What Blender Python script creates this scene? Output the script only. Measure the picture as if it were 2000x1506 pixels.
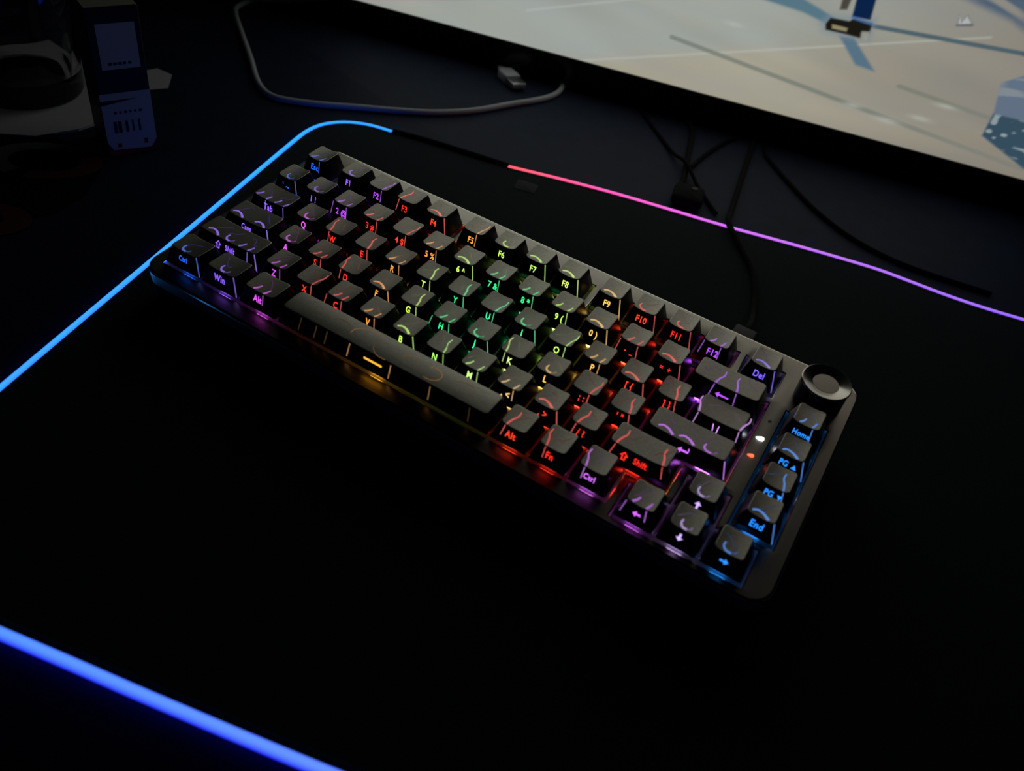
import bpy, bmesh, math, random
import numpy as np
from mathutils import Vector, Matrix

# ------------------------------------------------------------------ scene, camera, world
for o in list(bpy.data.objects):
    bpy.data.objects.remove(o, do_unlink=True)
S = bpy.context.scene
COL = S.collection
MM = 0.001
DZ = -4                  # desk surface, millimetres relative to the pad surface
PAD_Z = 0.754            # height of the mouse pad's surface above the floor (desk top at 0.750)
V3 = Vector

def W(x, y, z):
    """millimetres on the pad (x along the desk, y to the back, z above pad) -> metres in the room"""
    return V3((x * MM, y * MM, z * MM + PAD_Z))

cam_d = bpy.data.cameras.new('camera')
cam = bpy.data.objects.new('camera', cam_d)
COL.objects.link(cam)
cam_d.sensor_fit = 'HORIZONTAL'
cam_d.sensor_width = 36.0
cam_d.lens = 1651.9 / 2000.0 * 36.0
cam_d.clip_start = 0.01
cam_d.clip_end = 50
right_ = V3((0.94460987, 0.29345384, 0.14695927))
down_ = V3((0.30447516, -0.61643287, -0.72615797))
fwd_ = V3((-0.12250332, 0.73068143, -0.67163798))
m = Matrix((right_, -down_, -fwd_)).transposed().to_4x4()
m.translation = W(207.53, -399.42, 282.77)
cam.matrix_world = m
cam_d.dof.use_dof = True
cam_d.dof.focus_distance = 0.455
cam_d.dof.aperture_fstop = 8.5
S.camera = cam

world = bpy.data.worlds.new('dark_room')
S.world = world
world.use_nodes = True
bgn = world.node_tree.nodes['Background']
bgn.inputs[0].default_value = (0.55, 0.65, 1.0, 1)
bgn.inputs[1].default_value = 0.003

S.view_settings.view_transform = 'Standard'
S.view_settings.look = 'None'
S.view_settings.exposure = 0.0
S.view_settings.gamma = 1.0
S.view_settings.use_curve_mapping = False

SCREEN_GAIN = 1.0
LED_GAIN = 1.0

# ------------------------------------------------------------------ helpers
def lin(c):
    out = []
    for v in c[:3]:
        v = v / 255.0
        out.append(v / 12.92 if v <= 0.04045 else ((v + 0.055) / 1.055) ** 2.4)
    return tuple(out)

MATS = {}
def mat(name, color=(0.5, 0.5, 0.5), rough=0.5, metal=0.0, spec=0.5, noise=None, bump=None, trans=0.0, ior=1.45, coat=0.0, aniso=0.0):
    if name in MATS:
        return MATS[name]
    m = bpy.data.materials.new(name)
    m.use_nodes = True
    nt = m.node_tree
    b = nt.nodes['Principled BSDF']
    b.inputs['Base Color'].default_value = (*color, 1)
    b.inputs['Roughness'].default_value = rough
    b.inputs['Metallic'].default_value = metal
    b.inputs['Specular IOR Level'].default_value = spec
    b.inputs['Transmission Weight'].default_value = trans
    b.inputs['IOR'].default_value = ior
    b.inputs['Coat Weight'].default_value = coat
    b.inputs['Anisotropic'].default_value = aniso
    tc = nt.nodes.new('ShaderNodeTexCoord')
    if noise:                                   # (scale, amount): slight unevenness of the colour
        n = nt.nodes.new('ShaderNodeTexNoise')
        n.inputs['Scale'].default_value = noise[0]
        n.inputs['Detail'].default_value = 4
        nt.links.new(tc.outputs['Object'], n.inputs['Vector'])
        r = nt.nodes.new('ShaderNodeMapRange')
        r.inputs['From Min'].default_value = 0.3
        r.inputs['From Max'].default_value = 0.7
        r.inputs['To Min'].default_value = 1 - noise[1]
        r.inputs['To Max'].default_value = 1 + noise[1]
        nt.links.new(n.outputs['Fac'], r.inputs['Value'])
        mx = nt.nodes.new('ShaderNodeVectorMath')
        mx.operation = 'SCALE'
        mx.inputs[0].default_value = color
        nt.links.new(r.outputs['Result'], mx.inputs['Scale'])
        nt.links.new(mx.outputs['Vector'], b.inputs['Base Color'])
    if bump:                                    # (scale, strength)
        n2 = nt.nodes.new('ShaderNodeTexNoise')
        n2.inputs['Scale'].default_value = bump[0]
        n2.inputs['Detail'].default_value = 3
        nt.links.new(tc.outputs['Object'], n2.inputs['Vector'])
        bp = nt.nodes.new('ShaderNodeBump')
        bp.inputs['Strength'].default_value = bump[1]
        bp.inputs['Distance'].default_value = 0.0005
        nt.links.new(n2.outputs['Fac'], bp.inputs['Height'])
        nt.links.new(bp.outputs['Normal'], b.inputs['Normal'])
    MATS[name] = m
    return m

def emat_attr(name, attr, strength):
    """light-giving surface whose colour is stored along the strip / on the panel"""
    m = bpy.data.materials.new(name)
    m.use_nodes = True
    nt = m.node_tree
    nt.nodes.clear()
    out = nt.nodes.new('ShaderNodeOutputMaterial')
    e = nt.nodes.new('ShaderNodeEmission')
    a = nt.nodes.new('ShaderNodeAttribute')
    a.attribute_name = attr
    e.inputs['Strength'].default_value = strength
    nt.links.new(a.outputs['Color'], e.inputs['Color'])
    nt.links.new(e.outputs[0], out.inputs[0])
    return m

def emat_obj(name, strength, attr=None):
    """backlit material: the lamp colour of each key is the object's colour"""
    m = bpy.data.materials.new(name)
    m.use_nodes = True
    nt = m.node_tree
    nt.nodes.clear()
    out = nt.nodes.new('ShaderNodeOutputMaterial')
    e = nt.nodes.new('ShaderNodeEmission')
    oi = nt.nodes.new('ShaderNodeObjectInfo')
    nt.links.new(oi.outputs['Color'], e.inputs['Color'])
    e.inputs['Strength'].default_value = strength
    if attr:
        a = nt.nodes.new('ShaderNodeAttribute')
        a.attribute_name = attr
        mu = nt.nodes.new('ShaderNodeMath')
        mu.operation = 'MULTIPLY'
        mu.inputs[1].default_value = strength
        nt.links.new(a.outputs['Fac'], mu.inputs[0])
        nt.links.new(mu.outputs[0], e.inputs['Strength'])
    nt.links.new(e.outputs[0], out.inputs[0])
    return m

def link(name, me, mats, parent=None, loc=None, rot=None):
    o = bpy.data.objects.new(name, me)
    COL.objects.link(o)
    if mats is not None and len(me.materials) == 0:
        for mm_ in (mats if isinstance(mats, (list, tuple)) else [mats]):
            me.materials.append(mm_)
    if parent:
        o.parent = parent
    if loc is not None:
        o.location = loc
    if rot is not None:
        o.rotation_euler = rot
    return o

def tag(o, label, cat=None, group=None, kind=None):
    o['label'] = label
    if cat:
        o['category'] = cat
    if group:
        o['group'] = group
    if kind:
        o['kind'] = kind
    return o

def empty(name, loc, rot=(0, 0, 0)):
    o = bpy.data.objects.new(name, None)
    COL.objects.link(o)
    o.empty_display_size = 0.02
    o.location = loc
    o.rotation_euler = rot
    return o

class MB:
    """collects vertices (mm) and faces of ONE mesh"""
    def __init__(s):
        s.v, s.f, s.mi = [], [], []
    def add(s, verts, faces, mi=0):
        b = len(s.v)
        s.v += [tuple(p) for p in verts]
        s.f += [tuple(i + b for i in f) for f in faces]
        s.mi += [mi] * len(faces)
        return s
    def box(s, x0, x1, y0, y1, z0, z1, mi=0):
        vs = [(x, y, z) for z in (z0, z1) for y in (y0, y1) for x in (x0, x1)]
        return s.add(vs, [(0, 2, 3, 1), (4, 5, 7, 6), (0, 1, 5, 4), (2, 6, 7, 3), (0, 4, 6, 2), (1, 3, 7, 5)], mi)
    def loops(s, L, cap0=True, cap1=True, mi=0, closed=True):
        n = len(L[0])
        vs = [p for l in L for p in l]
        fs = []
        for i in range(len(L) - 1):
            for j in range(n if closed else n - 1):
                k = (j + 1) % n
                fs.append((i * n + j, i * n + k, (i + 1) * n + k, (i + 1) * n + j))
        if cap0:
            fs.append(tuple(range(n - 1, -1, -1)))
        if cap1:
            fs.append(tuple(range((len(L) - 1) * n, len(L) * n)))
        return s.add(vs, fs, mi)
    def lathe(s, prof, n=48, cx=0, cy=0, cap0=True, cap1=True, mi=0):
        L = [[(cx + r * math.cos(2 * math.pi * j / n), cy + r * math.sin(2 * math.pi * j / n), z) for j in range(n)] for r, z in prof]
        return s.loops(L, cap0, cap1, mi)
    def tube(s, pts, r, n=10, mi=0):
        s.loops(sweep(pts, r, n), True, True, mi)
        return s
    def mesh(s, name, smooth=None, off=(0, 0, 0), scale=MM):
        me = bpy.data.meshes.new(name)
        o = np.array(off, dtype=float)
        vv = (np.array(s.v, dtype=float) - o) * scale
        me.from_pydata([tuple(p) for p in vv], [], s.f)
        me.polygons.foreach_set('material_index', s.mi)
        me.update()
        bm = bmesh.new()
        bm.from_mesh(me)
        bmesh.ops.recalc_face_normals(bm, faces=bm.faces)
        bm.to_mesh(me)
        bm.free()
        if smooth is not None:
            me.polygons.foreach_set('use_smooth', [True] * len(me.polygons))
            me.set_sharp_from_angle(angle=math.radians(smooth))
        return me

def catmull(pts, k=8, closed=False):
    P = [V3(p) for p in pts]
    out = []
    n = len(P)
    for i in range(n if closed else n - 1):
        if closed:
            a, b, c, d = P[(i - 1) % n], P[i], P[(i + 1) % n], P[(i + 2) % n]
        else:
            a, b, c, d = P[max(i - 1, 0)], P[i], P[i + 1], P[min(i + 2, n - 1)]
        for j in range(k):
            t = j / k
            out.append(0.5 * ((2 * b) + (c - a) * t + (2 * a - 5 * b + 4 * c - d) * t * t + (3 * b - a - 3 * c + d) * t ** 3))
    if not closed:
        out.append(P[-1])
    return out

def sweep(pts, r, n=10):
    P = [V3(p) for p in pts]
    L = []
    up = V3((0, 0, 1))
    for i, p in enumerate(P):
        t = (P[min(i + 1, len(P) - 1)] - P[max(i - 1, 0)]).normalized()
        u_ = up if abs(t.z) < 0.9 else V3((0, 1, 0))
        a = t.cross(u_).normalized()
        b = a.cross(t).normalized()
        rr = r[i] if isinstance(r, (list, tuple)) else r
        L.append([tuple(p + a * rr * math.cos(2 * math.pi * j / n) + b * rr * math.sin(2 * math.pi * j / n)) for j in range(n)])
    return L

def rrect(x0, x1, y0, y1, r, n=5):
    out = []
    for cx, cy, a0 in ((x1 - r, y1 - r, 0), (x0 + r, y1 - r, 90), (x0 + r, y0 + r, 180), (x1 - r, y0 + r, 270)):
        for j in range(n + 1):
            a = math.radians(a0 + 90 * j / n)
            out.append((cx + r * math.cos(a), cy + r * math.sin(a)))
    return out

def rbox(mb, x0, x1, y0, y1, z0, z1, r=2, b=0.8, n=4, mi=0):
    """box with rounded upright corners and bevelled rims"""
    L = []
    for ins, z in ((b, z0), (0, z0 + b), (0, z1 - b), (b * 0.3, z1 - b * 0.3), (b, z1)):
        L.append([(x, y, z) for x, y in rrect(x0 + ins, x1 - ins, y0 + ins, y1 - ins, max(r - ins, 0.05), n)])
    return mb.loops(L, True, True, mi)

def ribbon(mb_v, mb_f, glow, pts, nrm, width, g, lift=0.05):
    """flat strip following pts on a surface; g = brightness along it"""
    b = len(mb_v)
    n = len(pts)
    for i in range(n):
        p = V3(pts[i]); N = V3(nrm[i]).normalized()
        t = (V3(pts[min(i + 1, n - 1)]) - V3(pts[max(i - 1, 0)])).normalized()
        s_ = t.cross(N).normalized()
        w = width[i] if isinstance(width, (list, tuple)) else width
        mb_v.append(tuple(p + s_ * w / 2 + N * lift)); mb_v.append(tuple(p - s_ * w / 2 + N * lift))
        glow += [g[i], g[i]]
    for i in range(n - 1):
        mb_f.append((b + 2 * i, b + 2 * i + 1, b + 2 * i + 3, b + 2 * i + 2))

# ------------------------------------------------------------------ materials
M_desk = mat('desk_laminate', (0.018, 0.026, 0.056), 0.65, spec=0.2, noise=(60, 0.15), bump=(900, 0.15))
M_pad = mat('pad_cloth', (0.032, 0.041, 0.047), 0.9, spec=0.1, noise=(1500, 0.25), bump=(2500, 0.35))
M_black = mat('black_plastic', (0.006, 0.006, 0.007), 0.45, spec=0.4)
M_bezel = mat('bezel_plastic', (0.004, 0.004, 0.0045), 0.22, spec=0.5)
M_frame = mat('champagne_metal', (0.90, 0.81, 0.70), 0.37, metal=0.94, noise=(3000, 0.06), bump=(4000, 0.06))
M_lower = mat('lower_case_plastic', (0.008, 0.008, 0.009), 0.55, spec=0.3)
M_edge = mat('polished_edge', (0.92, 0.84, 0.72), 0.14, metal=1.0)
M_plate = mat('switch_plate', (0.55, 0.55, 0.56), 0.5, metal=0.0)
M_top = mat('keycap_top_sheen', (0.80, 0.735, 0.635), 0.40, metal=0.92, spec=0.5, noise=(900, 0.12), bump=(5000, 0.25))  # bright metal stands in for the screen's reflection on black key tops
M_side = mat('keycap_side_gloss', (0.006, 0.006, 0.007), 0.28, spec=0.35)
M_knob = mat('knob_metal', (0.93, 0.87, 0.76), 0.22, metal=1.0)
M_knobside = mat('knob_side', (0.02, 0.02, 0.02), 0.35, metal=0.6)
M_rubber = mat('rubber', (0.01, 0.01, 0.01), 0.8)
M_cable_black = mat('black_cable', (0.003, 0.003, 0.004), 0.8, spec=0.15)
M_cable_white = mat('white_cable_rubber', (0.66, 0.67, 0.70), 0.5)
M_steel = mat('connector_steel', (0.5, 0.5, 0.5), 0.3, metal=1.0)
M_glass = mat('clear_glass', (1, 1, 1), 0.02, trans=1.0, ior=1.48)
M_liquid = mat('dark_drink', (0.03, 0.025, 0.02), 0.1, spec=0.5)
M_paper = mat('white_paper', (0.62, 0.62, 0.63), 0.9, spec=0.2, bump=(300, 0.2))
M_boxdark = mat('box_black_card', (0.012, 0.010, 0.012), 0.5)
M_boxred = mat('box_red_card', (0.22, 0.012, 0.02), 0.5)
M_label = mat('label_paper', (0.58, 0.56, 0.60), 0.7)
M_ink = mat('label_ink', (0.03, 0.03, 0.05), 0.7)
M_inkred = mat('label_ink_red', (0.28, 0.03, 0.05), 0.7)
M_beige = mat('box_beige_card', (0.40, 0.36, 0.30), 0.7)
M_mat = mat('mat_black_print', (0.004, 0.0045, 0.006), 0.8, spec=.1)
M_matgrey = mat('mat_grey_print', (0.11, 0.12, 0.12), 0.7)
M_matred = mat('mat_red_print', (0.10, 0.008, 0.014), 0.7)
M_wall = mat('wall_paint', (0.05, 0.05, 0.055), 0.9)
M_floor = mat('floor_boards', (0.04, 0.03, 0.025), 0.6)
M_tag = mat('pad_tag', (0.026, 0.028, 0.033), 0.85)
E_legend = emat_obj('backlit_legend', 1.35)
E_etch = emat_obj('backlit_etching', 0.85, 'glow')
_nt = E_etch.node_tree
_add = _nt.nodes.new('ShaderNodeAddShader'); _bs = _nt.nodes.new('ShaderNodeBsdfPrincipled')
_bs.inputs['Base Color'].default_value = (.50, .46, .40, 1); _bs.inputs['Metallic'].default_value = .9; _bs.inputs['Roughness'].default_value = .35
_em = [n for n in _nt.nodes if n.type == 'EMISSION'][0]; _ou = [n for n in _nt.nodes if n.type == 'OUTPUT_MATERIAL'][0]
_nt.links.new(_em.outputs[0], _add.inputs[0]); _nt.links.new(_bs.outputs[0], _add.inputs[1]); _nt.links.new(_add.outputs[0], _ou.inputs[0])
E_led = emat_obj('key_led', 9.0 * LED_GAIN)
E_strip = emat_attr('pad_light_tube', 'col', 1.4)
E_screen = emat_attr('screen_picture', 'col', SCREEN_GAIN)

# ------------------------------------------------------------------ the room and the desk
fl = MB().box(-1600, 1900, -1500, 560, -0.02, 0).mesh('floor')
# (built directly in millimetres above the floor)
def room_mesh(name, boxes, mats, smooth=None):
    mb = MB()
    for b in boxes:
        mb.box(*b)
    return link(name, mb.mesh(name, smooth), mats)
bpy.data.meshes.remove(fl)
o = room_mesh('floor', [(-2200, 2600, -2200, 2640, -20, 0)], M_floor); o['kind'] = 'structure'
o = room_mesh('wall_back', [(-2200, 2600, 2600, 2640, 0, 2400)], M_wall); o['kind'] = 'structure'
o = room_mesh('ceiling', [(-2200, 2600, -2200, 2640, 2400, 2420)], M_wall); o['kind'] = 'structure'


desk = tag(empty('desk', (0.15, 0.05, 0)), 'dark desk with matte black top under the glowing mouse pad', 'desk')
def desk_part(name, mb, mats):
    return link(name, mb.mesh(name, 30, off=(150, 50, 0)), mats, desk)
mb = MB(); rbox(mb, -650, 1000, -385, 510, 725, 750, r=6, b=2); desk_part('desk_top', mb, M_desk)
for lx in (-610, 960):
    for ly in (-345, 460):
        mb = MB(); rbox(mb, lx - 25, lx + 25, ly - 25, ly + 25, 0, 725, r=4, b=1); desk_part('leg', mb, M_black)

# ------------------------------------------------------------------ the mouse pad with its light tube
PADB = V3((350, -85, -4))
pad = tag(empty('mouse_pad', W(*PADB)), 'large black cloth mouse pad with glowing rainbow light tube along its edge', 'mouse pad')
PADR = 800.0
path = []                                # centre line of the tube: from the controller, anticlockwise round the pad
path += [(0, 121.6), (-12, 122), (-21.2, 120.8), (-30, 117.6), (-37.4, 112.5), (-43, 106), (-46.6, 98.5), (-48.6, 90), (-49.4, 80)]
path += [(-49.6, y) for y in (50, 20, -20, -60, -105, -150, -200, -245, -270)]
path += [(-47, -280), (-40, -288), (-30, -289.8), (-10, -290.1)]
path += [(20, -290.4), (60, -291.5), (92, -292.6), (156, -294.0), (230, -294.0), (320, -292), (450, -292), (600, -292), (740, -291)]
path += [(780, -290), (793, -282), (799, -268), (PADR, -250), (PADR, -150), (PADR, -50), (PADR, 60), (799, 95), (793, 108), (780, 116), (760, 118)]
path += [(650, 119), (540, 117), (480, 115), (436.2, 114.4), (412, 114.8), (388, 117), (362, 121.5), (338.5, 124.8), (290, 125.2), (240, 123.8), (200, 124.6), (162.7, 125), (125, 123.2), (100, 121), (87, 119.9)]
dense = catmull([(x, y, -1.4) for x, y in path], 6)
# fabric
cen = V3((370, -85, 0))
outline = [(p.x + (cen.x - p.x) / max((cen - p).length, 1) * 1.2, p.y + (cen.y - p.y) / max((cen - p).length, 1) * 1.2) for p in dense]
mb = MB()
mb.loops([[(x, y, z) for x, y in outline] for z in (-4, -0.5, 0)], True, True)
link('cloth_top', mb.mesh('cloth_top', 30, off=PADB), M_pad, pad)
# light tube, colour stored along its length
AZ, AZ2, BL, VI = (50, 160, 255), (58, 150, 255), (92, 128, 248), (120, 90, 240)
def tube_colour(p, i):
    if i == 0:
        pass
    x, y = p.x, p.y
    if x < 10 and y > 60 and i < 120: return AZ, (10, 60, 235)
    if x < -30 and y <= 60:
        t = min(max((60 - y) / 260, 0), 1)
        return tuple(a + (b - a) * t for a, b in zip(AZ, AZ2)), (12, 60, 235)
    if y < -230:
        t = min(max((x + 50) / 240, 0), 1)
        return tuple(a + (b - a) * t for a, b in zip((70, 135, 252), BL)), (28, 36, 225)
    if x > 770: return (70, 110, 250), (20, 40, 225)
    keys = [(85, (255, 96, 100), (225, 25, 60)), (125, (250, 92, 140), (215, 20, 100)), (165, (235, 92, 178), (200, 20, 140)), (245, (196, 108, 226), (150, 30, 190)), (340, (164, 108, 226), (110, 35, 190)), (436, (140, 100, 226), (90, 35, 190)), (700, (90, 110, 250), (30, 40, 225))]
    for (xa, ca, ea), (xb, cb, eb) in zip(keys, keys[1:]):
        if x <= xb:
            t = min(max((x - xa) / (xb - xa), 0), 1)
            return tuple(a + (b - a) * t for a, b in zip(ca, cb)), tuple(a + (b - a) * t for a, b in zip(ea, eb))
    return keys[-1][1], keys[-1][2]
NT = 14
def pad_tube(name, pts, r, start):
    mb = MB(); mb.loops(sweep(pts, r, NT), True, True)
    me = mb.mesh(name, 60, off=PADB)
    cols = []
    for i, p in enumerate(pts):
        core, edge = tube_colour(p, i + start)
        core, edge = lin(core), lin(edge)
        for j in range(NT):
            k = max(0.0, math.sin(2 * math.pi * j / NT)) ** 1.5    # bright core faces up, deeper colour at the flanks
            cols += [*(e + (c - e) * k for c, e in zip(core, edge)), 1.0]
    at = me.attributes.new('col', 'FLOAT_COLOR', 'POINT')
    at.data.foreach_set('color', cols)
    return link(name, me, E_strip, pad)
pad_tube('light_tube', dense, 2.25, 0)
# stitched seam just inside the tube (too many stitches to pick apart)
mb = MB()
acc = 0.0
for i in range(len(outline) - 1):
    a, b = V3((*outline[i], 0)), V3((*outline[i + 1], 0))
    L = (b - a).length
    if L < 1e-6: continue
    t = (b - a) / L
    inward = V3((-t.y, t.x, 0))
    while acc < L:
        c = a + t * acc + inward * 3.4
        q = t * 0.9
        w = inward * 0.35
        mb.add([c - q - w, c + q - w, c + q + w, c - q + w, c + V3((0, 0, 0.35)) - q * 0.6, c + V3((0, 0, 0.35)) + q * 0.6],
               [(0, 1, 5, 4), (2, 3, 4, 5), (1, 2, 5), (3, 0, 4)])
        acc += 2.6
    acc -= L
o = link('stitching', mb.mesh('stitching', off=PADB), mat('stitch_thread', (0.03, 0.03, 0.032), 0.8), pad); o['kind'] = 'stuff'
# dark sleeve (controller) between the two ends of the tube
mb = MB(); mb.tube(catmull([(1, 121.7, -.9), (25, 122.2, -.6), (45, 121.6, -.6), (65, 120.6, -.6), (87, 119.9, -.9)], 6), 3.0, 12)
link('tube_sleeve', mb.mesh('tube_sleeve', 60, off=PADB), mat('sleeve_rubber', (.006, .006, .007), .9, spec=.1), pad)
mb = MB(); rbox(mb, 99, 113.5, 93.5, 106.5, -0.1, 0.25, r=0.6, b=0.1); link('cloth_tag', mb.mesh('cloth_tag', 40, off=PADB), M_tag, pad)
for a_, b_ in ((V3((5.5, 121.4, -1.4)), V3((1.2, 121.7, -1.4))), (V3((84, 120, -1.2)), V3((87.6, 120, -1.4)))):
    mb = MB(); mb.tube([a_, b_], 2.7, 12); link('tube_socket', mb.mesh('tube_socket', 40, off=PADB), M_rubber, pad)

# ------------------------------------------------------------------ the keyboard
U = 19.05
KT = math.radians(5.0); KZ = math.radians(-13.5)
K0 = V3((157.4, -48, -27))                                  # centre of the case bottom, keyboard millimetres
KM = Matrix.Rotation(KZ, 4, 'Z') @ Matrix.Rotation(KT, 4, 'X')
kb_loc = KM @ K0 + V3((0, 0, 38.92))
kb = empty('keyboard', W(*kb_loc))
kb.rotation_euler = KM.to_euler()
tag(kb, 'compact mechanical keyboard with black keys, screen sheen coloured onto their tops, rainbow backlight and metal knob', 'keyboard')
def kpart(name, mb, mats, smooth=35, parent=kb, label=None):
    o = link(name, mb.mesh(name, smooth, off=K0), mats, parent)
    if label: o['label'] = label
    return o

X0, X1, Y0, Y1, CR = -7.2, 322.0, -119.5, 23.0, 11.0        # outline of the case
FT = -9.0                                                   # top of the metal frame
PLATE = -13.2
gap = 0.35
cut = []                                                    # openings of the frame (in key units)
cut += [(0, 1, .5, -.5), (1.25, 5.25, .5, -.5), (5.5, 9.5, .5, -.5), (9.75, 13.75, .5, -.5), (14, 15, .5, -.5)]
cut += [(0, 15, -.75, -3.75), (0, 14, -3.75, -4.75), (0, 13, -4.75, -5.75)]
cut += [(14.25, 15.25, -4.0, -5.0), (13.25, 16.25, -5.0, -6.0), (15.5, 16.5, -.75, -4.75)]
rects = [(a * U - gap, b * U + gap, d * U - gap - .4, c * U + gap - .4) for a, b, c, d in cut]
xs = sorted({v for r in rects for v in r[:2]} | {X0 + 4.5, X1 - 4.5})
ys = sorted({v for r in rects for v in r[2:]} | {Y0 + 4.0, Y1 - 4.0})
def solid(x, y):
    return not any(r[0] < x < r[1] and r[2] < y < r[3] for r in rects)
bm = bmesh.new()
grid = {}
def gv(i, j):
    if (i, j) not in grid:
        grid[(i, j)] = bm.verts.new((xs[i], ys[j], FT))
    return grid[(i, j)]
inner = []
for i in range(len(xs) - 1):
    for j in range(len(ys) - 1):
        if solid((xs[i] + xs[i + 1]) / 2, (ys[j] + ys[j + 1]) / 2):
            bm.faces.new((gv(i, j), gv(i + 1, j), gv(i + 1, j + 1), gv(i, j + 1)))
bedges = [e for e in bm.edges if len(e.link_faces) == 1]
ix0, ix1, iy0, iy1 = xs[0], xs[-1], ys[0], ys[-1]
inner = [e for e in bedges if not (all(abs(v.co.x - ix0) < 1e-4 for v in e.verts) or all(abs(v.co.x - ix1) < 1e-4 for v in e.verts)
         or all(abs(v.co.y - iy0) < 1e-4 for v in e.verts) or all(abs(v.co.y - iy1) < 1e-4 for v in e.verts))]
# walls of the openings, with a small bright chamfer at the rim
ret = bmesh.ops.extrude_edge_only(bm, edges=inner)
for v in [g for g in ret['geom'] if isinstance(g, bmesh.types.BMVert)]:
    v.co.z = PLATE
rim = [e for e in bm.edges if len(e.link_faces) == 2 and all(abs(v.co.z - FT) < 1e-4 for v in e.verts)
       and abs(e.link_faces[0].normal.dot(e.link_faces[1].normal)) < 0.5]
bm.normal_update()
rim = [e for e in bm.edges if len(e.link_faces) == 2 and all(abs(v.co.z - FT) < 1e-4 for v in e.verts)
       and abs(e.link_faces[0].normal.z - e.link_faces[1].normal.z) > 0.5 or
       (len(e.link_faces) == 2 and all(abs(v.co.z - FT) < 1e-4 for v in e.verts) and abs(abs(e.link_faces[0].normal.z) - abs(e.link_faces[1].normal.z)) > 0.5)]
bev = bmesh.ops.bevel(bm, geom=rim, offset=0.7, offset_type='OFFSET', segments=3, profile=0.5, affect='EDGES')
for f_ in bev['faces']:
    f_.material_index = 1
fm = bpy.data.meshes.new('frame_core'); bm.to_mesh(fm); bm.free()
mb = MB()
vs_ = [tuple(v.co) for v in fm.vertices]
mb.add(vs_, [tuple(p.vertices) for p in fm.polygons])
mb.mi = [p.material_index for p in fm.polygons]
bpy.data.meshes.remove(fm)
def kout(ins, z, n=10):
    return [(x, y, z) for x, y in rrect(X0 + ins, X1 - ins, Y0 + ins, Y1 - ins, CR - ins, n)]
# top ring between the rounded outline and the inner grid rectangle
N1 = 11
top = kout(1.4, FT)
cor = [(ix1, iy1), (ix0, iy1), (ix0, iy0), (ix1, iy0)]
vs = list(top) + [(x, y, FT) for x, y in cor]
nb = len(top)
fs = []
for c in range(4):
    for j in range(N1 - 1):
        fs.append((c * N1 + j, c * N1 + j + 1, nb + c))
    a = c * N1 + N1 - 1
    b = ((c + 1) % 4) * N1
    fs.append((a, b, nb + (c + 1) % 4, nb + c))
mb.add(vs, fs)
mb.loops([kout(1.4, FT), kout(0.7, FT - .12), kout(0.25, FT - .45), kout(0, FT - 1.1)], False, False, 1)
mb.loops([kout(0, FT - 1.1), kout(0, FT - 7.2), kout(0.9, FT - 7.6)], False, False)
kpart('top_frame', mb, [M_frame, M_edge], 25, label='champagne-grey metal top frame')
mb = MB()
mb.loops([kout(0.9, FT - 7.6), kout(0.9, FT - 8.1), kout(0.1, FT - 8.5), kout(0.1, FT - 14), kout(1.5, FT - 17), kout(3.5, -27)], False, True)
kpart('lower_case', mb, M_lower, 30)
mb = MB().box(X0 + 4, X1 - 4, Y0 + 3.5, Y1 - 3.5, PLATE - 1.2, PLATE); kpart('switch_plate', mb, M_plate, None)
# feet: two rubber pads in front, two fold-out feet behind
def pad_z(y):                                             # pad surface under the keyboard in keyboard millimetres
    return (-38.92 - y * math.sin(KT)) / math.cos(KT)
for fx in (25, 290):
    mb = MB(); rbox(mb, fx - 14, fx + 14, -113, -104, pad_z(-113) + .3, -26.8, r=3, b=.4); kpart('rubber_foot', mb, M_rubber)
    mb = MB()
    mb.loops([[(fx - 12, 8, -26.8), (fx + 12, 8, -26.8), (fx + 12, 13, -26.8), (fx - 12, 13, -26.8)],
              [(fx - 12, 12, pad_z(11) + .3), (fx + 12, 12, pad_z(11) + .3), (fx + 12, 16, pad_z(11) + .3), (fx - 12, 16, pad_z(11) + .3)]])
    kpart('folding_foot', mb, M_rubber, None)
# usb socket at the back
mb = MB(); rbox(mb, 252.5, 264.5, 20, 37, -22, -15, r=1.5, b=.8); kpart('cable_plug', mb, M_black)

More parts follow.
